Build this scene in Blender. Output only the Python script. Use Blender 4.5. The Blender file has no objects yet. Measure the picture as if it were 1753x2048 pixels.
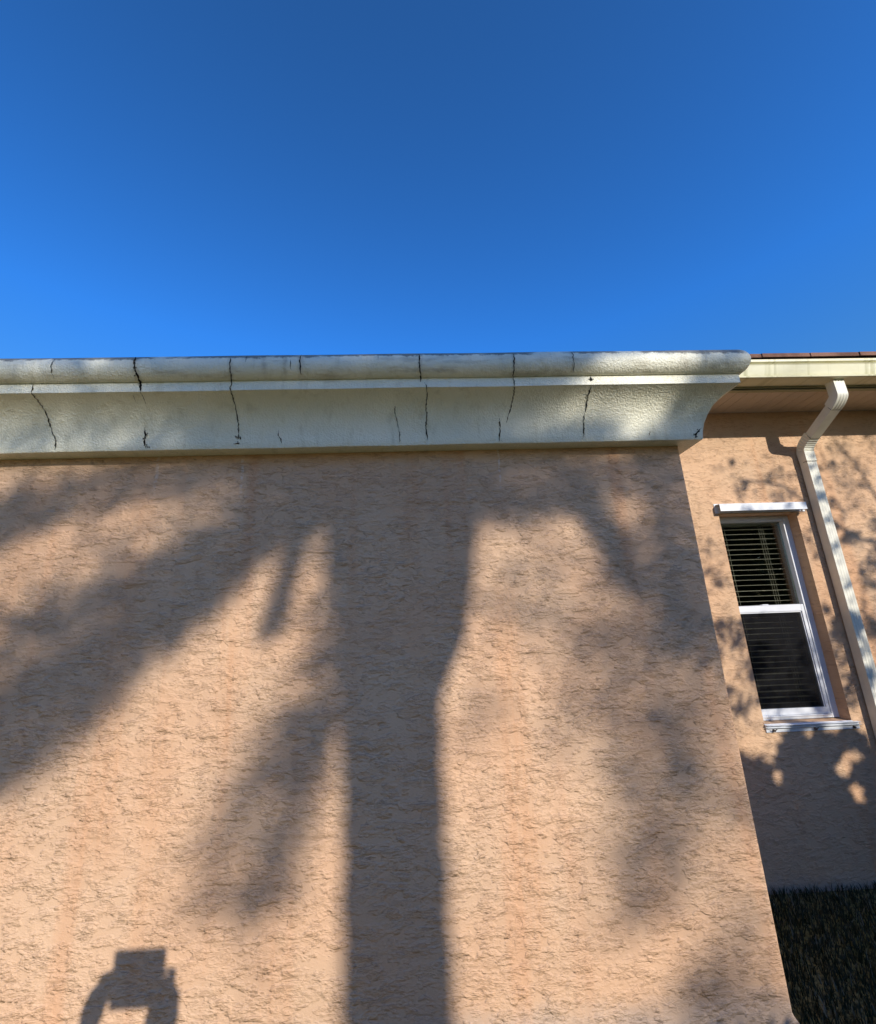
import bpy, bmesh, math, random
from mathutils import Vector, Matrix
R = math.radians
random.seed(11)
S = bpy.context.scene
COL = S.collection

# ---------------------------------------------------------------- camera
EYE = 1.32
cam = bpy.data.objects.new("camera", bpy.data.cameras.new("camera"))
COL.objects.link(cam)
cr = Vector((0.9988973, -0.0308738, -0.0353695)); cu = Vector((0.0257063, -0.2707322, 0.9623114)); cf = Vector((0.0392859, 0.9621595, 0.2696400))
m = Matrix.Identity(4)
for i in range(3):
    m[i][0] = cr[i]; m[i][1] = cu[i]; m[i][2] = -cf[i]
m[2][3] = EYE
cam.matrix_world = m
cam.data.sensor_fit = 'HORIZONTAL'; cam.data.sensor_width = 36
cam.data.lens = 930.39 / 1753 * 36
cam.data.shift_x = (876.5 - 832.7) / 1753
cam.data.clip_start = 0.01; cam.data.clip_end = 2000
S.camera = cam

# ---------------------------------------------------------------- light
SUN_EL, SUN_AZ = 24.5, 24.8          # elevation, degrees right of straight behind the camera
sv = Vector((math.sin(R(SUN_AZ)) * math.cos(R(SUN_EL)), -math.cos(R(SUN_AZ)) * math.cos(R(SUN_EL)), math.sin(R(SUN_EL))))
sl = bpy.data.lights.new("sun", 'SUN'); sl.energy = 4.0; sl.angle = R(0.53); sl.color = (1.0, 0.92, 0.80)
sun = bpy.data.objects.new("sun", sl); COL.objects.link(sun)
sun.rotation_mode = 'QUATERNION'; sun.rotation_quaternion = sv.to_track_quat('Z', 'Y')
sun.location = sv * 30
W = bpy.data.worlds.new("World"); S.world = W; W.use_nodes = True
wn = W.node_tree.nodes; wl = W.node_tree.links
bg = wn['Background']
sky = wn.new('ShaderNodeTexSky'); sky.sky_type = 'NISHITA'; sky.sun_disc = False
sky.sun_elevation = R(SUN_EL); sky.sun_rotation = R(180 - SUN_AZ)
sky.altitude = 0; sky.air_density = 1.25; sky.dust_density = 0.3; sky.ozone_density = 5.0
hs = wn.new('ShaderNodeHueSaturation'); hs.inputs['Saturation'].default_value = 1.25
wl.new(sky.outputs[0], hs.inputs['Color']); 
wtc = wn.new('ShaderNodeTexCoord'); wsp = wn.new('ShaderNodeSeparateXYZ'); wl.new(wtc.outputs['Generated'], wsp.inputs[0])
wr_ = wn.new('ShaderNodeValToRGB'); wl.new(wsp.outputs[2], wr_.inputs[0])      # clear winter air: hazier low down, deeper overhead
el_ = wr_.color_ramp.elements
while len(el_) < 4: el_.new(.5)
for e_, (q_, c_) in zip(el_, ((0.0, (1.0, .80, .62)), (.30, (.95, .90, .95)), (.56, (.87, 1.06, 1.44)), (.90, (1.18, .83, .98)))): e_.position = q_; e_.color = (*c_, 1)
wm_ = wn.new('ShaderNodeMix'); wm_.data_type = 'RGBA'; wm_.blend_type = 'MULTIPLY'; wm_.inputs[0].default_value = 1
wl.new(hs.outputs[0], wm_.inputs[6]); wl.new(wr_.outputs[0], wm_.inputs[7]); wl.new(wm_.outputs[2], bg.inputs[0])
bg.inputs[1].default_value = 0.14
S.view_settings.view_transform = 'Standard'; S.view_settings.look = 'None'
S.view_settings.exposure = 0.33; S.view_settings.gamma = 1
S.cycles.max_bounces = 8

D, D2, XC = 2.030, 2.790, 1.360      # near wall, rear wall, near wall's corner

# ---------------------------------------------------------------- helpers
def tag(o, label=None, cat=None, group=None, kind=None):
    if label: o['label'] = label
    if cat: o['category'] = cat
    if group: o['group'] = group
    if kind: o['kind'] = kind
    return o
def empty(name, loc=(0, 0, 0)):
    o = bpy.data.objects.new(name, None); o.location = loc; COL.objects.link(o); return o
class MB:
    """collects verts / faces in world space; build() links them as one mesh object"""
    def __init__(s): s.v = []; s.f = []; s.mi = []; s.cur = 0
    def face(s, pts):
        n = len(s.v); s.v += [tuple(p) for p in pts]; s.f.append(tuple(range(n, n + len(pts)))); s.mi.append(s.cur)
    def grid(s, rows, close=False):
        n = len(s.v); w = len(rows[0])
        for r in rows: s.v += [tuple(p) for p in r]
        for i in range(len(rows) - 1):
            for j in range(w if close else w - 1):
                k = (j + 1) % w
                s.f.append((n + i * w + j, n + i * w + k, n + (i + 1) * w + k, n + (i + 1) * w + j)); s.mi.append(s.cur)
    def box(s, x0, x1, y0, y1, z0, z1):
        n = len(s.v)
        s.v += [(x0, y0, z0), (x1, y0, z0), (x1, y1, z0), (x0, y1, z0), (x0, y0, z1), (x1, y0, z1), (x1, y1, z1), (x0, y1, z1)]
        for q in ((0, 3, 2, 1), (4, 5, 6, 7), (0, 1, 5, 4), (1, 2, 6, 5), (2, 3, 7, 6), (3, 0, 4, 7)):
            s.f.append(tuple(n + a for a in q)); s.mi.append(s.cur)
    def prism_x(s, yz, x0, x1):
        """closed polygon in (y,z) extruded along x"""
        n = len(s.v); k = len(yz)
        s.v += [(x0, y, z) for y, z in yz] + [(x1, y, z) for y, z in yz]
        s.f.append(tuple(n + i for i in range(k))); s.mi.append(s.cur)
        s.f.append(tuple(n + k + i for i in reversed(range(k)))); s.mi.append(s.cur)
        for i in range(k):
            j = (i + 1) % k; s.f.append((n + i, n + k + i, n + k + j, n + j)); s.mi.append(s.cur)
    def tube(s, pts, rad, sides=8, cap=True):
        pts = [Vector(p) for p in pts]; rows = []
        if not hasattr(rad, '__len__'): rad = [rad] * len(pts)
        up = Vector((0.13, 0.21, 0.97))
        for i, p in enumerate(pts):
            t = (pts[min(i + 1, len(pts) - 1)] - pts[max(i - 1, 0)]).normalized()
            a = t.cross(up)
            if a.length < .05: a = t.cross(Vector((1, 0, 0)))
            a.normalize(); b = t.cross(a)
            rows.append([p + (a * math.cos(2 * math.pi * k / sides) + b * math.sin(2 * math.pi * k / sides)) * rad[i] for k in range(sides)])
        s.grid(rows, True)
        if cap:
            s.face(rows[0]); s.face(list(reversed(rows[-1])))
    def build(s, name, mat, parent=None, smooth=False, fix=True):
        me = bpy.data.meshes.new(name)
        loc = Vector((0, 0, 0))
        if parent is not None: loc = parent.matrix_world.translation if parent.parent else parent.location
        me.from_pydata(s.v, [], s.f)
        mats = mat if isinstance(mat, (list, tuple)) else [mat]
        for q in mats: me.materials.append(q)
        if len(mats) > 1: me.polygons.foreach_set('material_index', s.mi)
        if fix:
            bm = bmesh.new(); bm.from_mesh(me)
            bmesh.ops.remove_doubles(bm, verts=bm.verts, dist=1e-5)
            bmesh.ops.recalc_face_normals(bm, faces=bm.faces); bm.to_mesh(me); bm.free()
        if smooth: me.polygons.foreach_set('use_smooth', [True] * len(me.polygons))
        o = bpy.data.objects.new(name, me); COL.objects.link(o)
        if parent is not None: o.parent = parent
        return o
def bevel(o, w=.002, seg=2, ang=40):
    b = o.modifiers.new('bevel', 'BEVEL'); b.width = w; b.segments = seg; b.limit_method = 'ANGLE'; b.angle_limit = R(ang)
    return o

# ---------------------------------------------------------------- materials
class NT:
    def __init__(s, name, rough=.6, spec=.3):
        s.m = bpy.data.materials.new(name); s.m.use_nodes = True; s.t = s.m.node_tree; s.n = s.t.nodes
        s.b = s.n['Principled BSDF']; s.b.inputs['Roughness'].default_value = rough; s.b.inputs['Specular IOR Level'].default_value = spec
        s.co = s.n.new('ShaderNodeTexCoord').outputs['Object']
    def put(s, node, k, v):
        if hasattr(v, 'default_value') and hasattr(v, 'links'): s.t.links.new(v, node.inputs[k])
        else: node.inputs[k].default_value = v
    def map(s, scale=(1, 1, 1), src=None, rot=(0, 0, 0)):
        n = s.n.new('ShaderNodeMapping'); s.put(n, 'Vector', src or s.co); n.inputs['Scale'].default_value = scale; n.inputs['Rotation'].default_value = rot; return n.outputs[0]
    def noise(s, v, scale, det=3, rough=.55, dist=0, out='Fac'):
        n = s.n.new('ShaderNodeTexNoise'); s.put(n, 'Vector', v); s.put(n, 'Scale', scale); s.put(n, 'Detail', det); s.put(n, 'Roughness', rough); s.put(n, 'Distortion', dist); return n.outputs[out]
    def mth(s, op, a, b=0.0, c=None, clamp=False):
        n = s.n.new('ShaderNodeMath'); n.operation = op; n.use_clamp = clamp; s.put(n, 0, a); s.put(n, 1, b)
        if c is not None: s.put(n, 2, c)
        return n.outputs[0]
    def ramp(s, f, stops):
        n = s.n.new('ShaderNodeValToRGB'); s.put(n, 'Fac', f); e = n.color_ramp.elements
        while len(e) < len(stops): e.new(0.5)
        for q, (p, c) in zip(e, stops):
            q.position = p; q.color = (c, c, c, 1) if not hasattr(c, '__len__') else (*c, 1)
        return n.outputs[0]
    def rng(s, f, a, b, c=0.0, d=1.0, smooth=True):
        n = s.n.new('ShaderNodeMapRange'); n.interpolation_type = 'SMOOTHSTEP' if smooth else 'LINEAR'
        s.put(n, 0, f); n.inputs[1].default_value = a; n.inputs[2].default_value = b; n.inputs[3].default_value = c; n.inputs[4].default_value = d; return n.outputs[0]
    def mix(s, f, a, b, mode='MIX'):
        n = s.n.new('ShaderNodeMix'); n.data_type = 'RGBA'; n.blend_type = mode; s.put(n, 0, f)
        for k, v in ((6, a), (7, b)):
            if isinstance(v, (tuple, list)): v = (*v, 1) if len(v) == 3 else v
            s.put(n, k, v)
        return n.outputs[2]
    def sep(s, v=None):
        n = s.n.new('ShaderNodeSeparateXYZ'); s.put(n, 0, v or s.co); return n.outputs
    def vadd(s, a, b):
        n = s.n.new('ShaderNodeVectorMath'); n.operation = 'ADD'; s.put(n, 0, a); s.put(n, 1, b); return n.outputs[0]
    def vmul(s, a, k):
        n = s.n.new('ShaderNodeVectorMath'); n.operation = 'SCALE'; s.put(n, 0, a); n.inputs['Scale'].default_value = k; return n.outputs[0]
    def bump(s, h, dist, strength=1.0, nrm=None):
        n = s.n.new('ShaderNodeBump'); s.put(n, 'Height', h); n.inputs['Distance'].default_value = dist; n.inputs['Strength'].default_value = strength
        if nrm is not None: s.put(n, 'Normal', nrm)
        return n.outputs[0]
    def done(s, col, nrm=None):
        s.put(s.b, 'Base Color', (*col, 1) if isinstance(col, tuple) and len(col) == 3 else col)
        if nrm is not None: s.put(s.b, 'Normal', nrm)
        return s.m

def stucco(name, base, k=1.0, drips=True, dist=.0076):
    t = NT(name, .78, .22)
    EPS = .0012
    def field(scale, off, K, det, rough):
        """noise terraces with the distance (in metres) to the nearest terrace edge"""
        fs = []
        for d in ((0, 0, 0), (EPS, 0, 0), (0, 0, EPS)):
            v = t.vadd(t.co, tuple(a + b_ for a, b_ in zip(off, d)))
            fs.append(t.mth('MULTIPLY', t.noise(t.map(tuple(s * k for s in scale), v), 1.0, det, rough, .25), K))
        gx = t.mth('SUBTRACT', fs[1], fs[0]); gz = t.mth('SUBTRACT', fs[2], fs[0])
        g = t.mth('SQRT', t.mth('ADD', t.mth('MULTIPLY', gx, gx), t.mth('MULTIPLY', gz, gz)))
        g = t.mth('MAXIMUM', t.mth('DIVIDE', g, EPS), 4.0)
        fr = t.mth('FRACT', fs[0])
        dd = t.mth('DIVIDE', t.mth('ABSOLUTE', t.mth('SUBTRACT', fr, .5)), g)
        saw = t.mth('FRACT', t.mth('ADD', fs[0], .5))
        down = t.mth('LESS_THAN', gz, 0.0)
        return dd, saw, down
    def gate(s, off, lo, hi, floor=0.0):
        return t.rng(t.noise(t.map((s, s * .6, s * 1.6), t.vadd(t.co, off)), 1.0, 2, .55), lo, hi, floor, 1.0)
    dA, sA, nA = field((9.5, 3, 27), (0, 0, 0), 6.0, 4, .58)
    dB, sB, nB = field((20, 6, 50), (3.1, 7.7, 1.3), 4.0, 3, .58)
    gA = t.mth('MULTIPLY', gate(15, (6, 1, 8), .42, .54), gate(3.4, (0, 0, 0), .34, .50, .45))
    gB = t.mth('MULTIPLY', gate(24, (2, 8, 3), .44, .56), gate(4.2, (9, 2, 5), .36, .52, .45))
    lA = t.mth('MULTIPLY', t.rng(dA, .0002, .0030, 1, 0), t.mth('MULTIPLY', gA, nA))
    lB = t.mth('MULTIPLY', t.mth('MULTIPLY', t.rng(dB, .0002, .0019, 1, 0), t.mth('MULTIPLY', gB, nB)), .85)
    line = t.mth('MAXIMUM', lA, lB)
    soft = t.noise(t.map((34, 34, 60)), 1.0, 3, .6)
    fine = t.noise(t.map((170, 170, 170)), 1.0, 3, .65)
    h = t.mth('ADD', t.mth('MULTIPLY', sA, t.mth('MULTIPLY', gA, .62)), t.mth('MULTIPLY', sB, t.mth('MULTIPLY', gB, .42)))
    h = t.mth('ADD', h, t.mth('ADD', t.mth('MULTIPLY', fine, .09), t.mth('MULTIPLY', soft, .16)))
    nrm = t.bump(h, dist, 1.0)
    big = t.noise(t.map((1.1, 1.1, 1.4)), 1.0, 4, .6)
    c = t.mix(t.rng(big, .3, .7), tuple(x * .94 for x in base), tuple(min(1, x * 1.06) for x in base))
    c = t.mix(t.rng(t.noise(t.map((2.3, 2.3, 2.3), t.vadd(t.co, (5, 5, 5))), 1.0, 3, .6), .35, .65), c, t.mix(1.0, c, (1.0, 1.06, 1.10), 'MULTIPLY'))
    # shade under the down-facing terrace edges, painted into the base colour
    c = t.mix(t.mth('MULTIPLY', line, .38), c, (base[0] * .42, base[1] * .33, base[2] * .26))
    st = t.noise(t.map((5.5, 5.5, .22)), 1.0, 3, .5)
    c = t.mix(t.mth('MULTIPLY', t.rng(st, .56, .70), .42), c, (base[0] * .93, base[1] * .72, base[2] * .58))
    st2 = t.noise(t.map((9, 9, .5), t.vadd(t.co, (4, 4, 0))), 1.0, 3, .55)
    c = t.mix(t.mth('MULTIPLY', t.rng(st2, .58, .72), .22), c, (base[0] * .78, base[1] * .78, base[2] * .80))
    if drips:
        x, y, z = t.sep()
        # rusty-orange wash marks running down the paint
        wsx = t.mth('ADD', x, t.mth('MULTIPLY', t.mth('SUBTRACT', t.noise(t.map((1, 1, 1.6)), 1.0, 3, .6), .5), .16))
        for x0, w, a, z0, z1 in ((.46, .055, .60, 1.55, .2), (-1.15, .05, .50, 2.1, .5), (-.73, .035, .45, 1.75, .9), (.06, .045, .38, 2.15, 1.2), (-1.62, .06, .35, 2.1, 1.0), (.95, .05, .28, 1.2, .1), (-.95, .05, .35, 1.2, .2)):
            d = t.mth('ABSOLUTE', t.mth('SUBTRACT', wsx, x0))
            w *= 1.7; a *= .72
            mk = t.mth('MULTIPLY', t.rng(d, w, w * .1), t.mth('MULTIPLY', t.rng(z, z0 + .1, z0 - .15), t.rng(z, z1 - .15, z1 + .25)))
            mk = t.mth('MULTIPLY', mk, t.mth('MULTIPLY', t.rng(t.noise(t.map((60, 60, 3), t.vadd(t.co, (x0, 0, 0))), 1.0, 3, .6), .3, .7, .35, 1), a))
            c = t.mix(mk, c, (base[0] * .93, base[1] * .76, base[2] * .62))
        top = t.rng(z, 1.93, 2.12)
        wx = t.mth('ADD', x, t.mth('MULTIPLY', t.noise(t.map((1, 1, 14)), 1.0, 2, .5), .02))
        for x0, w, a in ((-.701, .010, .40), (.490, .007, .38), (-1.084, .012, .26)):
            d = t.mth('ABSOLUTE', t.mth('SUBTRACT', wx, x0))
            mk = t.mth('MULTIPLY', t.rng(d, w, w * .2), t.mth('MULTIPLY', top, a))
            mk = t.mth('MULTIPLY', mk, t.rng(t.noise(t.map((30, 30, 60)), 1.0, 2, .6), .38, .55))
            c = t.mix(mk, c, (.72, .69, .66))
        # pale splash band just above the soil
        spl = t.mth('MULTIPLY', t.rng(t.mth('ADD', z, t.mth('MULTIPLY', t.noise(t.map((9, 9, 9)), 1.0, 3, .6), .10)), .15, .04), .45)
        c = t.mix(spl, c, (.34, .32, .30))
    return t.done(c, nrm)

def eps_paint():
    t = NT('cornice_paint', .34, .5)
    fine = t.noise(t.map((130, 130, 130)), 1.0, 2, .55)
    orange = t.noise(t.map((62, 62, 62)), 1.0, 2, .5)
    h = t.mth('ADD', t.rng(fine, .35, .75), t.mth('MULTIPLY', t.rng(orange, .35, .7), .6))
    nrm = t.bump(h, .0013, 1.0)
    base = (.84, .83, .70)
    c = t.mix(t.rng(t.noise(t.map((3, 3, 6)), 1.0, 4, .6), .3, .75), base, (.76, .75, .61))
    x, y, z = t.sep()
    # mildew streaks and the black-spotted weathering along the top edge
    str_ = t.rng(t.noise(t.map((22, 22, 2.0)), 1.0, 4, .6), .52, .74)
    c = t.mix(t.mth('MULTIPLY', str_, .28), c, (.36, .33, .20))
    crest = t.rng(t.mth('ADD', t.mth('ADD', z, t.rng(x, 1.15, 1.32, 0, .010)), t.mth('MULTIPLY', t.noise(t.map((26, 26, 26)), 1.0, 4, .7), .055)), 2.556, 2.568)
    patch = t.rng(t.noise(t.map((3.2, 3.2, 3.2)), 1.0, 3, .65), .32, .46)
    left = t.rng(x, 1.62, 1.56)
    c = t.mix(t.mth('MULTIPLY', t.mth('MULTIPLY', crest, patch), t.mth('MULTIPLY', left, .75)), c, (.045, .045, .045))
    for x0, w in ((-1.103, .030), (-.705, .018), (-.405, .022), (.114, .018), (.528, .016), (.792, .014), (-.47, .014), (-.56, .02), (1.30, .05)):
        d = t.mth('ABSOLUTE', t.mth('SUBTRACT', t.mth('ADD', x, t.mth('MULTIPLY', t.noise(t.map((1, 1, 20)), 1.0, 2, .5), .012)), x0 + .006))
        mk = t.mth('MULTIPLY', t.rng(d, w, 0), t.mth('MULTIPLY', t.rng(z, 2.43, 2.47), t.rng(t.noise(t.map((45, 45, 30)), 1.0, 3, .6), .32, .62, .05, .34)))
        c = t.mix(mk, c, (.17, .13, .08))
    spots = t.rng(t.noise(t.map((70, 70, 70)), 1.0, 3, .7), .73, .79)
    c = t.mix(t.mth('MULTIPLY', spots, .7), c, (.08, .075, .06))
    dirt = t.mth('MULTIPLY', t.rng(t.noise(t.map((6, 6, 30)), 1.0, 4, .65), .5, .75), t.mth('MULTIPLY', t.rng(z, 2.40, 2.455), .45))
    c = t.mix(dirt, c, (.25, .21, .13))
    t.put(t.b, 'Roughness', t.rng(orange, .3, .7, .40, .58))
    return t.done(c, nrm)

def plain(name, col, rough=.5, spec=.4, bumpy=0, bscale=60, var=.12, metal=0):
    t = NT(name, rough, spec); t.b.inputs['Metallic'].default_value = metal
    c = t.mix(t.rng(t.noise(t.map((7, 7, 7)), 1.0, 4, .6), .3, .7), tuple(x * (1 - var) for x in col), tuple(min(1, x * (1 + var)) for x in col))
    nrm = t.bump(t.noise(t.map((bscale,) * 3), 1.0, 3, .6), bumpy, 1.0) if bumpy else None
    return t.done(c, nrm)

M = {}
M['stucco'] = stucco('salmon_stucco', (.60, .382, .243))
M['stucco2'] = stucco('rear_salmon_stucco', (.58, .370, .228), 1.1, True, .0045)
M['cornice'] = eps_paint()
M['crack'] = plain('crack_dark', (.018, .016, .013), .9, .1)
M['white'] = plain('white_aluminium', (.66, .69, .74), .38, .5, .0004, 30, .04)
M['cream'] = plain('cream_aluminium', (.70, .685, .59), .42, .5, .0004, 22, .07)
M['dark_seam'] = plain('dark_seam', (.03, .028, .025), .8, .2)
M['soffit'] = plain('soffit_panel', (.50, .41, .32), .6, .3, 0, 60, .06)
M['trim'] = plain('fascia_trim', (.30, .28, .17), .6, .3)
M['shingle'] = plain('brown_shingle', (.21, .115, .085), .9, .15, .004, 150, .35)
M['footing'] = plain('footing', (.36, .31, .26), .9, .2, .003, 80, .2)
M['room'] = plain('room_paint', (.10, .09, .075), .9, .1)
M['slat'] = plain('blind_slat', (.70, .66, .56), .4, .4, 0, 60, .05)
M['bolt'] = plain('rusty_bolt', (.07, .05, .045), .6, .4)
M['plate'] = plain('room_plate', (.5, .42, .3), .4, .5)
M['bark'] = plain('oak_bark', (.14, .115, .09), .95, .1, .02, 14, .35)
M['palm_bark'] = plain('palm_bark', (.20, .165, .125), .95, .1, .015, 20, .3)
M['phone'] = plain('phone_shell', (.03, .03, .035), .3, .5)
M['skin'] = plain('skin', (.48, .29, .20), .5, .35, .0006, 90, .05)
M['hair'] = plain('hair', (.04, .025, .015), .7, .3, .004, 120, .3)
M['shirt'] = plain('shirt_cloth', (.10, .13, .20), .9, .15, .003, 200, .1)
M['trousers'] = plain('trouser_cloth', (.06, .06, .07), .9, .15, .003, 200, .1)
def gutter_mat():
    t = NT('gutter_paint', .42, .45)
    c = t.mix(t.rng(t.noise(t.map((4, 4, 9)), 1.0, 4, .6), .35, .7), (.80, .78, .58), (.74, .71, .50))
    st = t.rng(t.noise(t.map((30, 2, 1.6)), 1.0, 4, .6), .50, .72)
    c = t.mix(t.mth('MULTIPLY', st, .45), c, (.28, .27, .10))
    x, y, z = t.sep()
    low = t.mth('MULTIPLY', t.rng(t.mth('ADD', z, t.mth('MULTIPLY', t.noise(t.map((18, 18, 18)), 1.0, 3, .6), .02)), 2.812, 2.785), .35)
    c = t.mix(low, c, (.34, .31, .12))
    return t.done(c)
M['gutter'] = gutter_mat()
def leafmat(name, a, b, trans=.25):
    t = NT(name, .5, .3)
    oi = t.n.new('ShaderNodeNewGeometry').outputs['Random Per Island']
    c = t.mix(oi, a, b)
    if name == 'grass_blade': c = t.mix(t.rng(oi, .93, .94), c, (.26, .24, .17))
    t.b.inputs['Transmission Weight'].default_value = 0
    tr = t.n.new('ShaderNodeBsdfTranslucent'); t.put(tr, 'Color', c)
    ms = t.n.new('ShaderNodeMixShader'); ms.inputs[0].default_value = trans
    t.put(t.b, 'Base Color', c)
    t.t.links.new(t.b.outputs[0], ms.inputs[1]); t.t.links.new(tr.outputs[0], ms.inputs[2])
    t.t.links.new(ms.outputs[0], t.n['Material Output'].inputs[0]); return t.m
M['leaf'] = leafmat('oak_leaf', (.030, .055, .015), (.075, .10, .03), .12)
M['frond'] = leafmat('palm_leaflet', (.05, .08, .02), (.12, .13, .045), .12)
M['grass'] = leafmat('grass_blade', (.014, .026, .008), (.07, .065, .035), .1)
def glass():
    t = NT('window_glass', .02, .5)
    tr = t.n.new('ShaderNodeBsdfTransparent'); tr.inputs[0].default_value = (.80, .82, .80, 1)
    gl = t.n.new('ShaderNodeBsdfGlossy'); gl.inputs['Roughness'].default_value = .02
    fr = t.n.new('ShaderNodeFresnel'); fr.inputs[0].default_value = 1.5
    ms = t.n.new('ShaderNodeMixShader')
    t.t.links.new(fr.outputs[0], ms.inputs[0]); t.t.links.new(tr.outputs[0], ms.inputs[1]); t.t.links.new(gl.outputs[0], ms.inputs[2])
    t.t.links.new(ms.outputs[0], t.n['Material Output'].inputs[0]); return t.m
M['glass'] = glass()
def screen():
    t = NT('insect_screen', .8, .1)
    tr = t.n.new('ShaderNodeBsdfTransparent')
    df = t.n.new('ShaderNodeBsdfDiffuse'); df.inputs[0].default_value = (.018, .018, .020, 1)
    ms = t.n.new('ShaderNodeMixShader')
    smudge = t.rng(t.noise(t.map((5, 5, 3)), 1.0, 4, .6), .35, .75, .55, .76)
    t.put(ms, 0, smudge)
    t.t.links.new(tr.outputs[0], ms.inputs[1]); t.t.links.new(df.outputs[0], ms.inputs[2])
    t.t.links.new(ms.outputs[0], t.n['Material Output'].inputs[0]); return t.m
M['screen'] = screen()
def soil():
    t = NT('lawn_soil', .95, .1)
    c = t.mix(t.rng(t.noise(t.map((2, 2, 2)), 1.0, 5, .6), .3, .7), (.22, .20, .060), (.30, .25, .10))
    c = t.mix(t.rng(t.noise(t.map((40, 40, 40)), 1.0, 3, .6), .4, .7), c, (.03, .035, .015))
    return t.done(c, t.bump(t.noise(t.map((30, 30, 30)), 1.0, 4, .7), .02))
M['soil'] = soil()
CRACKS = [(0.004,[(-1.4455,1.7827,2.535),(-1.4481,1.7754,2.5022),(-1.4481,1.7813,2.4781),(-1.4431,1.7987,2.455)]),(0.005,[(-1.5462,1.8152,2.4452),(-1.5477,1.8231,2.3976),(-1.5372,1.8681,2.3735),(-1.5287,1.9019,2.3417),(-1.5286,1.9203,2.3137),(-1.522,1.9327,2.2886),(-1.5165,1.943,2.2623),(-1.5069,1.9476,2.2425),(-1.5065,1.955,2.1966)]),(0.008,[(-1.1088,1.7876,2.5428),(-1.1065,1.7753,2.5031),(-1.1003,1.7821,2.4763),(-1.095,1.803,2.452),(-1.0947,1.8222,2.4325),(-1.0925,1.8222,2.4014)]),(0.003,[(-1.1311,1.8335,2.3932),(-1.1319,1.8641,2.3763)]),(0.002,[(-1.0925,1.8222,2.4014),(-1.0924,1.8435,2.3889),(-1.0926,1.8747,2.3689)]),(0.007,[(-1.1192,1.9354,2.2817),(-1.1169,1.9448,2.2548),(-1.1208,1.9511,2.2266),(-1.1198,1.9539,2.2061),(-1.1026,1.9546,2.1998)]),(0.004,[(-0.7033,1.7818,2.533),(-0.7041,1.7767,2.4917),(-0.7041,1.7906,2.463),(-0.7054,1.8136,2.4459),(-0.7116,1.8222,2.4135),(-0.7115,1.8253,2.3966),(-0.7086,1.8702,2.3719),(-0.7082,1.9108,2.3305),(-0.7069,1.9319,2.2905),(-0.706,1.9465,2.247),(-0.7101,1.9497,2.2328)]),(0.008,[(-0.71,1.9485,2.2385),(-0.709,1.951,2.2271)]),(0.006,[(-0.7089,1.9526,2.2184),(-0.7086,1.9538,2.2077)]),(0.006,[(-0.7302,1.9537,2.2081),(-0.7001,1.9537,2.2087)]),(0.003,[(-0.6363,1.7924,2.5488),(-0.6365,1.7752,2.5054)]),(0.005,[(-0.4029,1.792,2.5484),(-0.4078,1.7758,2.5119),(-0.4057,1.7815,2.4776),(-0.4028,1.7974,2.4562)]),(0.005,[(-0.5313,1.9425,2.2636),(-0.5316,1.9479,2.2408),(-0.5192,1.9512,2.2263),(-0.5144,1.954,2.2055)]),(0.003,[(-0.0011,1.8923,2.352),(0.0008,1.9168,2.3199),(0.0086,1.9324,2.2892),(0.0136,1.9444,2.2565)]),(0.005,[(0.0136,1.9444,2.2565),(0.0187,1.9509,2.2275),(0.0168,1.9546,2.2006)]),(0.005,[(0.1112,1.7882,2.5436),(0.1108,1.7798,2.4813),(0.1165,1.8143,2.4456),(0.116,1.8222,2.4249)]),(0.0015,[(-0.0698,1.7864,2.5411),(-0.0686,1.7753,2.5066)]),(0.003,[(-0.4486,1.7771,2.5197),(-0.4445,1.7835,2.4732)]),(0.0045,[(0.1336,1.8222,2.426),(0.142,1.8261,2.3963),(0.1432,1.8645,2.376),(0.1392,1.8944,2.3498),(0.1437,1.9174,2.3189),(0.1383,1.939,2.2727),(0.1401,1.9478,2.2412),(0.1429,1.9537,2.2084)]),(0.004,[(0.5321,1.7824,2.5342),(0.5253,1.7795,2.4819),(0.5279,1.8132,2.4462),(0.533,1.8222,2.4087),(0.5344,1.87,2.3721),(0.5266,1.9078,2.3354),(0.5167,1.9269,2.3022),(0.5115,1.9367,2.2784)]),(0.0045,[(0.4784,1.9282,2.3),(0.4803,1.9412,2.2669),(0.477,1.9507,2.2284),(0.475,1.9554,2.1929)]),(0.003,[(0.4775,1.9544,2.2016),(0.4882,1.9554,2.1933)]),(0.003,[(0.7949,1.7877,2.5429),(0.7919,1.7753,2.5039),(0.7942,1.7835,2.4733),(0.7969,1.8019,2.4528)]),(0.009,[(0.8812,1.8222,2.4352),(0.8776,1.8222,2.4187)]),(0.006,[(0.878,1.8279,2.3955),(0.8781,1.8692,2.3727),(0.8792,1.8984,2.3455),(0.8754,1.9204,2.3136)]),(0.0045,[(0.8754,1.9204,2.3136),(0.8702,1.9367,2.2785),(0.8705,1.9495,2.2341),(0.8646,1.9546,2.2006)]),(0.004,[(1.1833,1.9506,2.2288),(1.1761,1.9541,2.2051)]),(0.009,[(1.4287,1.9487,2.2375),(1.4141,1.9516,2.2245),(1.4008,1.9534,2.211),(1.3966,1.9552,2.1951),(1.3846,1.9554,2.1926)])]

# ================================================================ ground
g = MB(); g.grid([[(-900, y, z), (900, y, z)] for y, z in ((-900, -.085), (1.9, -.085), (2.2, -.075), (2.55, -.025), (2.75, 0.0), (900, 0.0))])
tag(g.build('ground', M['soil'], None, fix=False), kind='structure')

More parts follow.
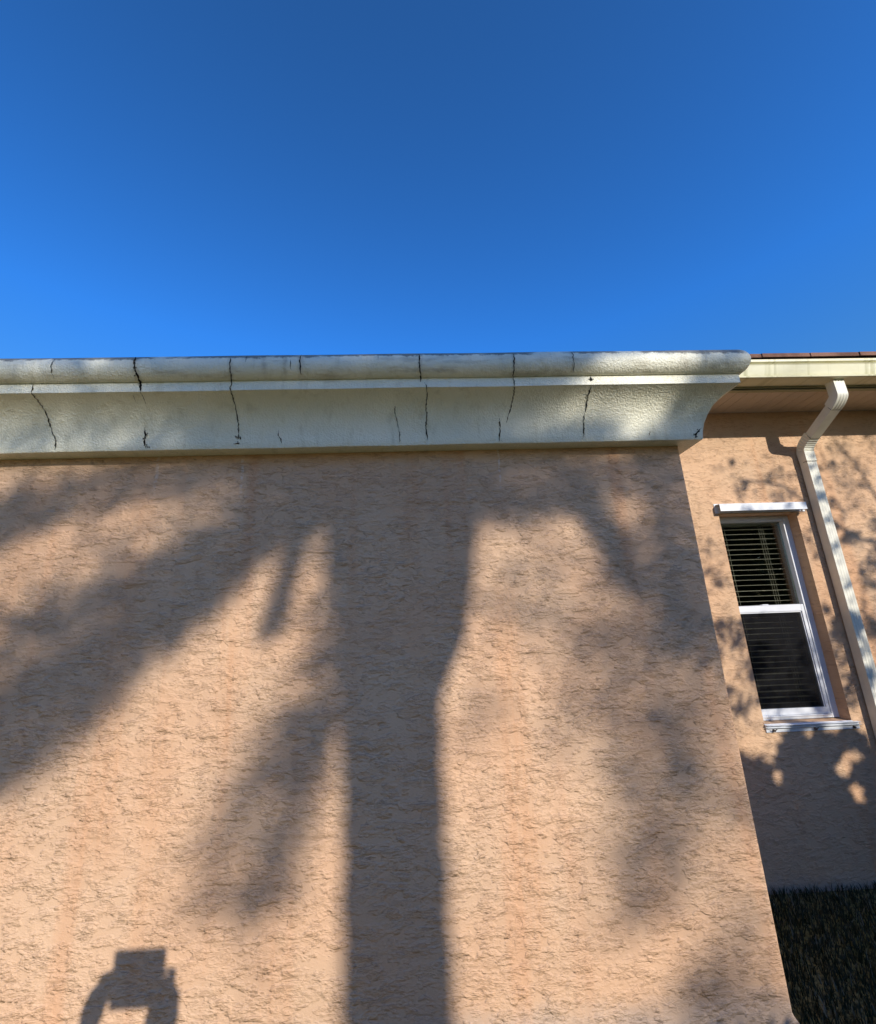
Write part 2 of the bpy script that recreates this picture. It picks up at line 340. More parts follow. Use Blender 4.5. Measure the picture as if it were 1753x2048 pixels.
# ================================================================ house
house = empty('house', (0, D, 0))
tag(house, 'salmon stucco single-storey house with a cracked cream cornice and a lower wing behind', 'house')
def hb(mb, name, mat, parent, label=None, **k):
    """build in world space under a parent that may be offset"""
    o = mb.build(name, mat, parent, **k)
    o.matrix_parent_inverse = Matrix.Identity(4)
    q = parent; off = Vector((0, 0, 0))
    while q is not None: off += q.location; q = q.parent
    o.data.transform(Matrix.Translation(Vector((0, 0, 0))))
    o.location = -off
    if label: o['label'] = label
    return o

# near block: stucco shell with a rounded vertical arris
b = MB(); r = .012
arc = [(XC - r + r * math.sin(R(a)), D + r - r * math.cos(R(a))) for a in range(0, 91, 15)]
path = [(-7.0, D)] + arc + [(XC, D2 - .002)]
rows = []
for z, fl in ((-.2, .06), (-.06, .034), (-.03, .018), (-.008, .004), (.004, 0), (2.1858, 0)):      # the render kicks out at its foot
    rows.append([(x + fl * min(max((x - XC + .3) / .3, 0), 1), y, z) for x, y in path])
b.grid(rows)
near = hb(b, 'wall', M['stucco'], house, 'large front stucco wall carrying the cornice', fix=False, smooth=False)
# cornice profile (offset from wall, height), swept round the corner with a mitre
prof = [(-.02, 2.186), (.072, 2.186), (.0745, 2.190), (.078, 2.222), (.087, 2.262), (.102, 2.300), (.122, 2.335), (.150, 2.365), (.180, 2.386), (.204, 2.3985), (.208, 2.4005), (.208, 2.4445), (.2065, 2.446)]
oc, zc, rr = .19, 2.505, .065
for a in range(-66, 91, 8): prof.append((oc + rr * math.cos(R(a)), zc + rr * math.sin(R(a))))
prof += [(.10, 2.572), (-.35, 2.585)]
def sweep_pt(o, z, s):
    """s<=0: along the front; the corner is rounded where the moulding bulges"""
    return (XC + s, D - o, z)
b = MB(); rows = []
nseg = 6
for o, z in prof:
    row = []
    xs = [-7.0, -5, -3.4] + [-3.2 + i * .08 for i in range(56)]
    q = min(max((o - .208) / .04, 0), 1) * .022 if z > 2.446 else .0035      # rounder nose at the roll
    if o < 0: q = 0
    wob = lambda x: .0007 * math.sin(x * 3.1 + z * 9) + .0006 * math.sin(x * 7.7 + o * 20)
    for x in xs:
        if x < XC - .08: row.append((x, D - o + (wob(x) if o > .05 else 0), z + (wob(x * 1.3 + 2) if o > .05 else 0)))
    for k in range(nseg + 1):
        a = k / nseg * math.pi / 2
        row.append((XC + o - q + q * math.sin(a), D - o + q - q * math.cos(a), z))
    for y in (2.2, 2.5, D2 + .0): row.append((XC + o, y, z))
    rows.append(row)
b.grid(rows)
# hairline cracks lying in the moulding: dark seams that follow its surface
CR_SLOT = 1
b.cur = 1
def normal_at(y, z):
    best = None; o = D - y
    for (o0, z0), (o1, z1) in zip(prof[:-1], prof[1:]):
        dx, dz = o1 - o0, z1 - z0; L = math.hypot(dx, dz)
        if L < 1e-6: continue
        u = max(0, min(1, ((o - o0) * dx + (z - z0) * dz) / L / L))
        dd = math.hypot(o - o0 - u * dx, z - z0 - u * dz)
        if best is None or dd < best[0]: best = (dd, o0 + u * dx, z0 + u * dz, dz / L, -dx / L)
    return best
for w, pts in CRACKS:
    # densify and jitter
    fine = []
    for (p, q) in zip(pts[:-1], pts[1:]):
        n = max(2, int((Vector(q) - Vector(p)).length / .006))
        for i in range(n): fine.append(Vector(p).lerp(Vector(q), i / n))
    fine.append(Vector(pts[-1])); rl, rr_ = [], []
    horiz = abs(pts[-1][0] - pts[0][0]) > .02 and abs(pts[-1][2] - pts[0][2]) < .01
    for i, p in enumerate(fine):
        dd, o, z, no, nz = normal_at(p.y, p.z)
        x = p.x + random.uniform(-.0025, .0025)
        e = min(1, .25 + min(i, len(fine) - 1 - i) / 4)
        ww = w * .56 * random.uniform(.3, 1.3) * e
        pr = .0028
        c = Vector((x, D - o - no * pr, z + nz * pr)); n_ = len(fine)
        if horiz: off = Vector((0, .0, ww))
        else: off = Vector((ww, 0, 0))
        rl.append(c - off); rr_.append(c + off)
    b.grid([rl, rr_])
    if w > .0065:
        for _ in range(12):
            p = random.choice(fine); dd, o, z, no, nz = normal_at(p.y, p.z)
            s_ = random.uniform(.0012, .0035); cx = p.x + random.uniform(-.012, .012); dz = random.uniform(-.004, .004)
            b.face([(cx + s_ * math.cos(a), D - o - no * .003, z + dz + s_ * math.sin(a)) for a in (0, 1, 2.2, 3.3, 4.4, 5.4)])
b.cur = 0
cornice = hb(b, 'cornice', [M['cornice'], M['crack']], house, 'cream moulded cornice with dark vertical cracks', fix=False)
me = cornice.data
bm = bmesh.new(); bm.from_mesh(me)
for f in bm.faces: f.smooth = f.material_index == 0
bm.to_mesh(me); bm.free()
es = cornice.modifiers.new('split', 'EDGE_SPLIT'); es.split_angle = R(38)
# flat roof behind the cornice
b = MB(); b.box(-7, XC - .3, D + .34, 7.0, 2.50, 2.583); hb(b, 'roof_deck', M['footing'], house)

# rear wing wall with the window opening
WX0, WX1, WZ0, WZ1 = 2.037, 2.548, .800, 2.034
TH = .20
b = MB()
X1 = 8.0; ZT = 2.742
def wallpiece(x0, x1, z0, z1): b.face([(x0, D2, z0), (x1, D2, z0), (x1, D2, z1), (x0, D2, z1)])
wallpiece(XC - .3, WX0, 0, ZT); wallpiece(WX1, X1, 0, ZT); wallpiece(WX0, WX1, 0, WZ0); wallpiece(WX0, WX1, WZ1, ZT)
b.face([(WX0, D2, WZ0), (WX0, D2 + TH, WZ0), (WX0, D2 + TH, WZ1), (WX0, D2, WZ1)])
b.face([(WX1, D2, WZ0), (WX1, D2, WZ1), (WX1, D2 + TH, WZ1), (WX1, D2 + TH, WZ0)])
b.face([(WX0, D2, WZ1), (WX0, D2 + TH, WZ1), (WX1, D2 + TH, WZ1), (WX1, D2, WZ1)])
b.face([(WX0, D2, WZ0), (WX1, D2, WZ0), (WX1, D2 + TH, WZ0 + .02), (WX0, D2 + TH, WZ0 + .02)])
b.face([(X1, D2, 0), (X1, 8, 0), (X1, 8, ZT), (X1, D2, ZT)])
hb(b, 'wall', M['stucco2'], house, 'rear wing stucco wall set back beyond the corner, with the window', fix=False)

# soffit with grooves, fascia trim, gutter, roof of the rear wing
SX0 = XC + .02
b = MB()
x = SX0
while x < X1:      # ribbed vinyl panels: a shallow V groove every 75 mm
    b.grid([[(x, 2.505, 2.746), (x + .0715, 2.505, 2.746), (x + .0735, 2.505, 2.751), (x + .0755, 2.505, 2.746)], [(x, D2 + .001, 2.743), (x + .0715, D2 + .001, 2.743), (x + .0735, D2 + .001, 2.748), (x + .0755, D2 + .001, 2.743)]])
    x += .0755
hb(b, 'soffit', M['soffit'], house, fix=False)
b = MB(); b.box(SX0, X1, 2.483, 2.503, 2.752, 2.90); b.box(SX0, X1, 2.492, 2.520, 2.7415, 2.7455); hb(b, 'fascia', M['trim'], house)
GF = 2.385
def gpro(yo, zo=2.762):
    return [(GF + .098, 2.872), (GF + .098, zo), (GF + .004, zo), (GF - .004, zo + .003), (GF - .005, zo + .012), (GF + .010, zo + .0150), (GF + .010, zo + .021),
            (GF + .002, zo + .050), (GF - .006, zo + .083), (GF - .010, zo + .089), (GF + .016, zo + .091), (GF + .016, zo + .101), (GF - .012, zo + .103), (GF - .012, zo + .118), (GF + .002, zo + .120), (GF + .004, zo + .108), (GF + .090, zo + .108)]
b = MB(); b.prism_x(gpro(0), SX0 + .1, X1); gut = hb(b, 'gutter', M['gutter'], house, 'cream roll-edged gutter with green mildew streaks')
# roof: sloping deck plus a ragged row of shingle tabs at the drip edge
b = MB(); sl_ = .40
b.prism_x([(GF + .005, 2.890), (GF + .005, 2.896), (7.2, 2.896 + sl_ * (7.2 - GF)), (7.2, 2.890 + sl_ * (7.2 - GF))], -7, X1)
x = SX0 - .1
while x < X1:
    w = random.choice((.30, .305, .31)); j = random.uniform(-.004, .004); zj = random.uniform(-.001, .002)
    b.prism_x([(GF - .026 + j, 2.888 + zj), (GF - .026 + j, 2.912 + zj), (GF + .14, 2.976), (GF + .14, 2.958)], x, x + w - .007)
    x += w
hb(b, 'roof', M['shingle'], house, 'brown shingle roof edge above the gutter')

# downspout: ribbed rectangular pipe swept down, with crimped elbows
def spout_section(front, dirv, x0, x1, depth, crimp=0.0, ribs=True):
    """front: point (y,z) on the front face; dirv: unit travel direction (y,z)"""
    ny, nz = -dirv[1], dirv[0]            # towards the back of the pipe
    if ny < 0: ny, nz = -ny, -nz
    pts = []
    n = 24
    for i in range(n + 1):
        u = i / n; h = 0
        if ribs and .1 < u < .9: h = .0022 * (0.5 + .5 * math.cos((u - .1) / .8 * 2 * math.pi * 3 + math.pi))
        pts.append((x0 + (x1 - x0) * u, front[0] + ny * (h + crimp), front[1] + nz * (h + crimp)))
    c = crimp
    for i in range(1, 7): pts.append((x1 - c, front[0] + ny * depth * i / 6, front[1] + nz * depth * i / 6))
    for i in range(1, 5): pts.append((x1 - (x1 - x0) * i / 4, front[0] + ny * depth, front[1] + nz * depth))
    for i in range(5, 0, -1): pts.append((x0 + c, front[0] + ny * depth * i / 6, front[1] + nz * depth * i / 6))
    return pts
DX0, DX1, DEP = 2.650, 2.713, .056
DF = D2 - .010 - DEP
def arcpts(c, rad, a0, a1, n):
    return [((c[0] + rad * math.cos(R(a0 + (a1 - a0) * i / n)), c[1] + rad * math.sin(R(a0 + (a1 - a0) * i / n))), a0 + (a1 - a0) * i / n) for i in range(n + 1)]
def norm(v): L = math.hypot(*v); return (v[0] / L, v[1] / L)
slope = norm((.20, -.115))
def pipe(stations, name, parent, mat=None):
    b = MB(); b.grid([spout_section(*s) for s in stations], True); return hb(b, name, mat or M['cream'], parent)
ds = pipe([((DF, 2.42), (0, -1), DX0, DX1, DEP), ((DF, .12), (0, -1), DX0, DX1, DEP)], 'downspout', house)
ds['label'] = 'cream ribbed downspout with two crimped elbows under the gutter'
def elbow(p0, d0, p1, d1, n, amp):
    """front-face path from p0 (dir d0) to p1 (dir d1), quadratic, with crimps"""
    # control point: intersection of the two tangents
    det = d0[0] * -d1[1] + d1[0] * d0[1]
    bx, bz = p1[0] - p0[0], p1[1] - p0[1]
    t = (bx * -d1[1] + d1[0] * bz) / det
    cpt = (p0[0] + d0[0] * t, p0[1] + d0[1] * t); st = []
    for i in range(n + 1):
        u = i / n
        p = tuple((1 - u) ** 2 * p0[k] + 2 * u * (1 - u) * cpt[k] + u * u * p1[k] for k in (0, 1))
        d = norm(tuple(2 * (1 - u) * (cpt[k] - p0[k]) + 2 * u * (p1[k] - cpt[k]) for k in (0, 1)))
        cr_ = amp * (0.5 - .5 * math.cos(u * math.pi * 2 * (n / 4))) if 0 < i < n else 0
        st.append((p, d, DX0 - .002, DX1 + .002, DEP + .004, cr_, amp == 0))
    return st
pipe([((2.410, 2.766), (0, -1), DX0 - .002, DX1 + .002, DEP), ((2.408, 2.67), (0, -1), DX0 - .002, DX1 + .002, DEP)] + elbow((2.408, 2.67), (0, -1), (2.475, 2.592), slope, 28, 0), 'elbow', ds)
mid0 = (2.475, 2.592); L = (DF - .012 - .055 - 2.475) / slope[0]
mid1 = (mid0[0] + slope[0] * L, mid0[1] + slope[1] * L)
pipe([(mid0, slope, DX0 + .001, DX1 - .001, DEP - .004, 0, False), (mid1, slope, DX0 + .001, DX1 - .001, DEP - .004, 0, False)], 'offset_pipe', ds)
pipe(elbow(mid1, slope, (DF - .002, 2.425), (0, -1), 28, .0036) + [((DF - .002, 2.36), (0, -1), DX0 - .002, DX1 + .002, DEP)], 'elbow', ds)
# dark lap seams
def seam(p, d):
    b = MB(); ny, nz = -d[1], d[0]
    if ny < 0: ny, nz = -ny, -nz
    rows = []
    for q in (-.0012, .0012):
        c = (p[0] + d[0] * q - ny * .0035, p[1] + d[1] * q - nz * .0035)
        rows.append([(DX0 - .0035, c[0] + ny * .03, c[1] + nz * .03), (DX0 - .0035, c[0], c[1]), (DX1 + .0035, c[0], c[1])])
    b.grid(rows); return b
for p, d in ((mid0, slope), (mid1, slope), ((DF, 2.357), (0, -1))):
    hb(seam(p, d), 'seam', M['dark_seam'], ds, fix=False)

# window
win = MB(); F = D2 + .072
x0, x1 = WX0 - .035, WX1 + .004
win.box(x1 - .044, x1, F, F + .05, WZ0 + .012, WZ1 - .001)
win.box(x0, x0 + .044, F, F + .05, WZ0 + .012, WZ1 - .001)
win.box(x0 + .044, x1 - .044, F, F + .05, WZ1 - .035, WZ1 - .001)
win.box(x0 + .044, x1 - .044, F, F + .05, WZ0 + .012, WZ0 + .034)
win.box(x0 + .044, x1 - .044, F - .006, F - .0005, WZ0 + .026, WZ0 + .034)
frame = hb(win, 'window', M['white'], house, 'white framed single-hung window with blinds'); bevel(frame, .0015)
s = MB(); q0, q1 = x0 + .044, x1 - .044
# lower sash (sits inside the frame), with stepped inner bead
s.box(q1 - .020, q1 - .0005, F + .004, F + .030, WZ0 + .036, 1.464); s.box(q0 + .0005, q0 + .020, F + .004, F + .030, WZ0 + .036, 1.464)
s.box(q0 + .020, q1 - .020, F + .004, F + .030, 1.424, 1.464); s.box(q0 + .020, q1 - .020, F + .004, F + .030, WZ0 + .036, WZ0 + .070)
s.box(q1 - .027, q1 - .0205, F + .010, F + .026, WZ0 + .0705, 1.4235); s.box(q0 + .0205, q0 + .027, F + .010, F + .026, WZ0 + .0705, 1.4235)
s.box(q0 + .027, q1 - .027, F + .008, F + .026, 1.4165, 1.4235)
bevel(hb(s, 'sash', M['white'], frame), .0012)
# small sash latch on the meeting rail
s = MB(); s.box((x0 + x1) / 2 - .03, (x0 + x1) / 2 + .01, F + .006, F + .028, 1.4645, 1.470); bevel(hb(s, 'latch', M['white'], frame), .002)
s = MB(); s.box(q0, q1, F + .034, F + .037, 1.45, WZ1 - .034); hb(s, 'glass_pane', M['glass'], frame, 'upper window pane')
s = MB(); s.box(q0 + .01, q1 - .01, F + .022, F + .025, WZ0 + .06, 1.43); hb(s, 'glass_pane', M['glass'], frame, 'lower window pane behind the insect screen')
s = MB(); s.face([(q0 + .027, F + .012, WZ0 + .0705), (q1 - .027, F + .012, WZ0 + .0705), (q1 - .027, F + .012, 1.4165), (q0 + .027, F + .012, 1.4165)]); hb(s, 'insect_screen', M['screen'], frame, fix=False)
# horizontal blind behind the glass: slats, ladder cords
s = MB(); BY = F + .058; z = 2.005; k = 0
s.box(q0 - .01, q1 + .01, BY, BY + .045, 1.985, 2.02)
z = 1.962
while z > .83:
    til = R(3 + 3 * math.sin(k * 1.7)); dy, dz = .0165 * math.cos(til), .0165 * math.sin(til)
    sag = random.uniform(-.0015, .0015)
    rows = []
    for xx in (q0 - .006, (q0 + q1) / 2, q1 - .012):
        rr2 = []
        for u in (-1, -.5, 0, .5, 1):
            rr2.append((xx, BY + .018 + dy * u, z + dz * u + .0018 * (1 - u * u) + (sag if xx == (q0 + q1) / 2 else 0)))
        rows.append(rr2)
    s.grid(rows)
    z -= .0335; k += 1
slm = hb(s, 'blind', M['slat'], frame, 'cream horizontal blind with open slats', fix=False)
sd = slm.modifiers.new('thick', 'SOLIDIFY'); sd.thickness = .0012
s = MB()
for xx in (q0 + .10, q1 - .13, q1 - .115, q1 - .10):
    s.tube([(xx, BY - .001, 1.98), (xx, BY - .001, .85)], .0008, 4, False)
hb(s, 'blind_cord', M['slat'], frame, fix=False)
# dark room beyond
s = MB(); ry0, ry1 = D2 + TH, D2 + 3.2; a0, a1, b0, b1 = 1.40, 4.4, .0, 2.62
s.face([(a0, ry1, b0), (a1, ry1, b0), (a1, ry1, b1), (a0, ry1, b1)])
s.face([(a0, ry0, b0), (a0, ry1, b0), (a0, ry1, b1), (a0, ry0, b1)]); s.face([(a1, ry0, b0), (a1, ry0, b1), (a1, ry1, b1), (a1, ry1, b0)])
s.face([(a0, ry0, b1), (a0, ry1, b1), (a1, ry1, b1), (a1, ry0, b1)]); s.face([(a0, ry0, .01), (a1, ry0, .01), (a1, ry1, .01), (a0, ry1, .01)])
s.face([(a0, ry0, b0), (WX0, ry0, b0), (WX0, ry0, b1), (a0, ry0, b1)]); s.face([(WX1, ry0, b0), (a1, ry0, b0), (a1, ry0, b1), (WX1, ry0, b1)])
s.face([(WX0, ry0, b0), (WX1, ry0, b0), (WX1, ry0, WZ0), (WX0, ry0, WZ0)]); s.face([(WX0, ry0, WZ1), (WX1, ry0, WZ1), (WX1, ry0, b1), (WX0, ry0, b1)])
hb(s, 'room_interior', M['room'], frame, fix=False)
# head track: wall flange, web and a standing-off front lip, open at its ends
hx0, hx1 = 2.020, 2.588; HO = .042
s = MB()
s.box(hx0 - .004, hx1 + .012, D2 - .0035, D2 - .0005, 2.040, 2.103)
s.prism_x([(D2 - .0035, 2.0925), (D2 - .0035, 2.0955), (D2 - HO, 2.0905), (D2 - HO, 2.0875)], hx0 + .004, hx1)
s.prism_x([(D2 - HO, 2.0905), (D2 - HO - .0025, 2.0895), (D2 - HO - .0025, 2.044), (D2 - HO, 2.044)], hx0 + .004, hx1)
bevel(hb(s, 'shutter_track', M['white'], frame, 'white header track above the window, open at its left end'), .0008)
s = MB(); s.box(hx1 - .030, hx1 - .014, D2 - HO + .003, D2 - HO + .016, 2.030, 2.046); bevel(hb(s, 'track_clip', M['white'], frame), .002)
# sill track with two ridges and three wing bolts
s = MB()
tx0, tx1 = 2.036, 2.582
s.box(tx0, tx1, D2 - .006, D2 - .0005, .762, .802)
s.prism_x([(D2 - .006, .794), (D2 - .024, .798), (D2 - .024, .8005), (D2 - .006, .8015)], tx0 - .002, tx1 - .002)
s.prism_x([(D2 - .006, .782), (D2 - .020, .785), (D2 - .020, .7875), (D2 - .006, .787)], tx0 - .002, tx1 + .002)
s.prism_x([(D2 - .006, .8016), (D2 + .0, .806), (D2 + .0, .8018)], tx0 - .002, tx1 - .03)
trk = hb(s, 'shutter_track', M['white'], frame, 'white sill track with three dark bolts under the window'); bevel(trk, .0006)
for bx in (2.077, 2.318, 2.545):
    s = MB(); s.tube([(bx, D2 - .006, .772), (bx, D2 - .018, .7715), (bx, D2 - .019, .7715)], [.0065, .0060, .003], 10)
    if bx < 2.5: s.tube([(bx - .016, D2 - .020, .778), (bx, D2 - .021, .774), (bx + .012, D2 - .020, .780)], [.0022, .003, .0022], 6)
    hb(s, 'bolt', M['bolt'], frame)

# ================================================================ grass
gv = MB()
def blade(x, y, h):
    a = random.uniform(0, 6.283); w = random.uniform(.0015, .003); lx, ly = random.gauss(0, .35) * h, random.gauss(0, .35) * h
    dx, dy = math.cos(a) * w, math.sin(a) * w
    n = len(gv.v)
    g0 = -.080 if y < 2.2 else (-.075 + .05 * (y - 2.2) / .35 if y < 2.55 else -.025 + .025 * min(1, (y - 2.55) / .2))
    gv.v += [(x - dx, y - dy, g0 - .008), (x + dx, y + dy, g0 - .008), (x + lx * .45 + dx * .7, y + ly * .45 + dy * .7, g0 + h * .6), (x + lx * .45 - dx * .7, y + ly * .45 - dy * .7, g0 + h * .6), (x + lx, y + ly, g0 + h)]
    gv.f += [(n, n + 1, n + 2, n + 3), (n + 3, n + 2, n + 4)]
def inhouse(x, y): return y > D2 - .01 or (x < XC + .01 and y > D - .02)
for _ in range(30000):
    x = random.uniform(1.38, 3.6); y = random.uniform(1.2, 2.79)
    if not inhouse(x, y): blade(x, y, random.uniform(.02, .055))
for _ in range(26000):
    x = random.uniform(-3, 5); y = random.uniform(-2.5, 2.79)
    if not inhouse(x, y): blade(x, y, random.uniform(.02, .06))
go = gv.build('grass', M['grass'], None, fix=False); tag(go, 'short dark shaded lawn grass at the foot of the stucco walls', 'grass', kind='stuff')

# ================================================================ trees behind the photographer (their shade falls on the walls)
kx, ky, kz = sv.x, sv.y, sv.z
def toward_sun(X, Z, t, Y=D): return Vector((X + kx * t, Y + ky * t, Z + kz * t))
def perp(v):
    a = v.cross(Vector((random.gauss(0, 1), random.gauss(0, 1), random.gauss(0, 1))))
    return a.normalized()
class Leaves(MB):
    def leaf(s, c, L, W_):
        d = Vector((random.gauss(0, 1), random.gauss(0, 1), random.gauss(0, .7))).normalized(); p = perp(d)
        s.face([c - d * L, c + p * W_, c + d * L, c - p * W_])
    def blob(s, c, rx, ry, rz, n, L=.035):
        for _ in range(n):
            while True:
                u = Vector((random.uniform(-1, 1), random.uniform(-1, 1), random.uniform(-1, 1)))
                if u.length < 1: break
            s.leaf(c + Vector((u.x * rx, u.y * ry, u.z * rz)), L * random.uniform(.7, 1.3), L * random.uniform(.35, .6))
# ---- palm
T0 = 9.0
base = toward_sun(-.035, 0, T0); base.z = 0
palm = empty('palm_tree', base)
tag(palm, 'palm standing in the lawn behind the camera, whose trunk shadow runs up the front wall', 'tree')
zt = kz * T0
def ring_r(z):
    zz = z - zt       # height of its shadow on the wall
    pts = [(-9, .196), (.3, .184), (.9, .182), (1.06, .186), (1.16, .205), (1.28, .242), (1.4, .262), (1.6, .280), (1.8, .31), (2.05, .30), (2.3, .12)]
    for (a, ra), (c, rc) in zip(pts[:-1], pts[1:]):
        if a <= zz <= c: return ra + (rc - ra) * (zz - a) / (c - a)
    return .1
b = MB(); rows = []; z = 0
while z < zt + 2.25:
    rad = ring_r(z); row = []
    for k in range(20):
        a = k / 20 * 2 * math.pi
        j = 1 + .02 * math.sin(z * 23) + random.uniform(-.03, .03)
        row.append((base.x + .010 * math.sin(z) + min(max(z - zt - 1.02, 0) / .36, 1) * .065 + rad * j * math.cos(a), base.y + rad * j * math.sin(a), z))
    rows.append(row); z += .045
b.grid(rows, True); hb(b, 'trunk', M['palm_bark'], palm, fix=False)
def frond(pts, w0, w1, dens, name='frond', t0=9.0, t1=9.6, ang=60, L=.035):
    """pts: where the rachis shade lies on the wall; the frond itself hangs out towards the sun"""
    P = []; n = len(pts)
    for i, (X, Z) in enumerate(pts): P.append(toward_sun(X, Z, t0 + (t1 - t0) * i / (n - 1)))
    fine = []
    for p, q in zip(P[:-1], P[1:]):
        k = max(2, int((q - p).length / .02))
        for i in range(k): fine.append(p.lerp(q, i / k))
    fine.append(P[-1])
    b = MB(); N = len(fine)
    b.tube(fine[::6] + [fine[-1]], [.022 * (1 - .7 * i / (N / 6 + 1)) for i in range(len(fine[::6]) + 1)], 5)
    sunv = sv.normalized()
    for i, p in enumerate(fine):
        d = (fine[min(i + 1, N - 1)] - fine[max(i - 1, 0)]).normalized()
        side = d.cross(sunv).normalized(); u = i / N; w = (w0 + (w1 - w0) * u) * .5
        if u > .85: w *= (1 - u) / .15 * .7 + .3
        for sg in (-1, 1):
          for _ in range(6):
            if random.random() > dens * .85: continue
            a = R(ang + random.uniform(-32, 28)); Ll = w / math.sin(a) * (random.uniform(.25, 1.25) + random.random() * .25)
            tip = p + (side * sg * math.sin(a) + d * math.cos(a)) * Ll + sunv * random.uniform(-.2, .2)
            pw = (d * math.sin(a) - side * sg * math.cos(a)) * random.uniform(.0042, .0075)
            m_ = p.lerp(tip, .45)
            b.face([p - pw * .5, m_ - pw, tip, m_ + pw])
    return hb(b, name, M['frond'], palm, fix=False)
frond([(-.08, 2.05), (-.53, 1.90), (-.85, 1.67), (-1.17, 1.36), (-1.46, 1.07), (-1.79, .79)], .26, .42, .97)
frond([(-.12, 2.02), (-.50, 1.92), (-.85, 1.66), (-1.25, 1.43), (-1.75, 1.17)], .34, .46, .95)
frond([(-.20, 2.12), (-.79, 2.09), (-1.12, 2.08), (-1.54, 1.98), (-1.93, 1.83)], .22, .30, .80)
frond([(-.37, 1.95), (-.45, 1.77), (-.49, 1.60), (-.55, 1.36)], .11, .14, 1.0)
frond([(-.28, 1.95), (-.31, 1.6), (-.34, 1.25)], .20, .22, .42)
frond([(.19, 1.94), (.47, 2.0), (.83, 2.05), (1.32, 2.07), (1.67, 1.98)], .32, .20, .80)
frond([(.15, 2.0), (.60, 1.90), (.85, 1.95), (.98, 1.70), (1.06, 1.50)], .20, .16, .90)
frond([(.79, 2.08), (.90, 1.83), (1.03, 1.52)], .20, .10, .95)
frond([(-.10, 1.28), (-.38, 1.10), (-.54, .75), (-.66, .42)], .52, .34, .50, t0=12, t1=12.5)
frond([(-.12, 1.22), (-.30, 1.02), (-.42, .7), (-.50, .40)], .26, .24, .34, t0=12, t1=12.5)
frond([(-.65, 1.72), (-.98, 1.45), (-1.3, 1.18), (-1.85, .90)], .30, .46, .62, t0=10, t1=11)
frond([(.2, 1.85), (.6, 1.78), (1.0, 1.6), (1.4, 1.4)], .60, .70, .07, t0=13, t1=13.5)
frond([(.3, 1.5), (.7, 1.35), (1.0, 1.15), (1.4, 1.0)], .50, .60, .14, t0=13, t1=13.5)
frond([(-.3, 2.0), (-.8, 1.95), (-1.3, 1.8), (-1.9, 1.6)], .60, .70, .20, t0=13, t1=13.5)
frond([(-.10, 1.36), (-.28, 1.20), (-.42, 1.00), (-.52, .80)], .30, .20, .42, t0=10, t1=11)
frond([(-.3, 2.0), (-.8, 1.80), (-1.3, 1.50), (-1.9, 1.25)], .50, .80, .16)
frond([(1.2, 2.0), (1.25, 1.6), (1.3, 1.2)], .4, .4, .4)
frond([(-.10, 2.05), (-.45, 2.15), (-.75, 2.30), (-1.1, 2.45), (-1.3, 2.7)], .36, .24, .8)
frond([(-.3, 2.25), (-.8, 2.33), (-1.3, 2.33), (-1.9, 2.30)], .34, .34, .55)
frond([(-.3, 2.45), (-.8, 2.55), (-1.2, 2.62), (-1.75, 2.60)], .40, .36, .55)
frond([(-.2, 2.65), (-.7, 2.82), (-1.1, 2.85), (-1.6, 2.78)], .40, .36, .85)
frond([(.3, 2.45), (.6, 2.62), (.85, 2.66), (1.02, 2.62)], .36, .2, .85)
frond([(.3, 2.7), (.7, 2.9), (1.2, 2.92), (1.8, 2.80)], .3, .2, .6)
frond([(1.22, 2.25), (1.45, 2.40), (1.62, 2.65), (1.75, 2.9)], .30, .34, .62)
frond([(1.1, 2.12), (1.35, 2.2), (1.6, 2.28)], .16, .2, .7)
frond([(-.3, 2.3), (0, 2.35), (.4, 2.36), (.75, 2.36)], .32, .22, .55)
frond([(0, 2.0), (-.1, 2.3), (-.35, 2.5), (-.55, 2.65), (-.8, 2.9)], .5, .4, .9)
frond([(0, 2.0), (.15, 2.35), (.15, 2.6), (.3, 2.85), (.5, 3.1)], .5, .4, .9)
frond([(.05, 2.0), (.40, 2.25), (.65, 2.45), (.95, 2.50), (1.2, 2.5)], .42, .16, .85)
frond([(.05, 2.1), (.45, 2.12), (.75, 2.18), (1.0, 2.22)], .24, .12, .9)
frond([(0, 2.1), (-.35, 2.2), (-.65, 2.2), (-.95, 2.22)], .26, .14, .85)
frond([(.05, 2.1), (.5, 2.6), (.9, 2.72), (1.15, 2.72)], .4, .14, .7)

# ---- oak far behind: loose soft shade over the right of the front wall
def oak(name, label, base, limbs, blobs, r0=.16, L=.05, group=None, lr=.5):
    root = empty(name, base); tag(root, label, 'tree', group)
    b = MB()
    base = Vector(base)
    top = base.lerp(limbs[0][0], 1.0) if False else Vector(limbs[0][0])
    b.tube([base + Vector((0, 0, -.1)), base.lerp(top, .3) + Vector((.05, 0, .0)), base.lerp(top, .7) + Vector((-.04, .03, 0)), top], [r0 * 1.4, r0, r0 * .85, r0 * .7], 12)
    for lim in limbs:
        pts = [Vector(q) for q in lim]; n = len(pts)
        b.tube(pts, [r0 * lr * (1 - .75 * i / n) for i in range(n)], 7)
    hb(b, 'trunk', M['bark'], root, fix=False)
    lv = Leaves()
    for (c, rx, rz, n) in blobs: lv.blob(Vector(c), rx, rx * 1.2, rz, n, L)
    hb(lv, 'crown', M['leaf'], root, fix=False)
    return root
T1 = 14.5
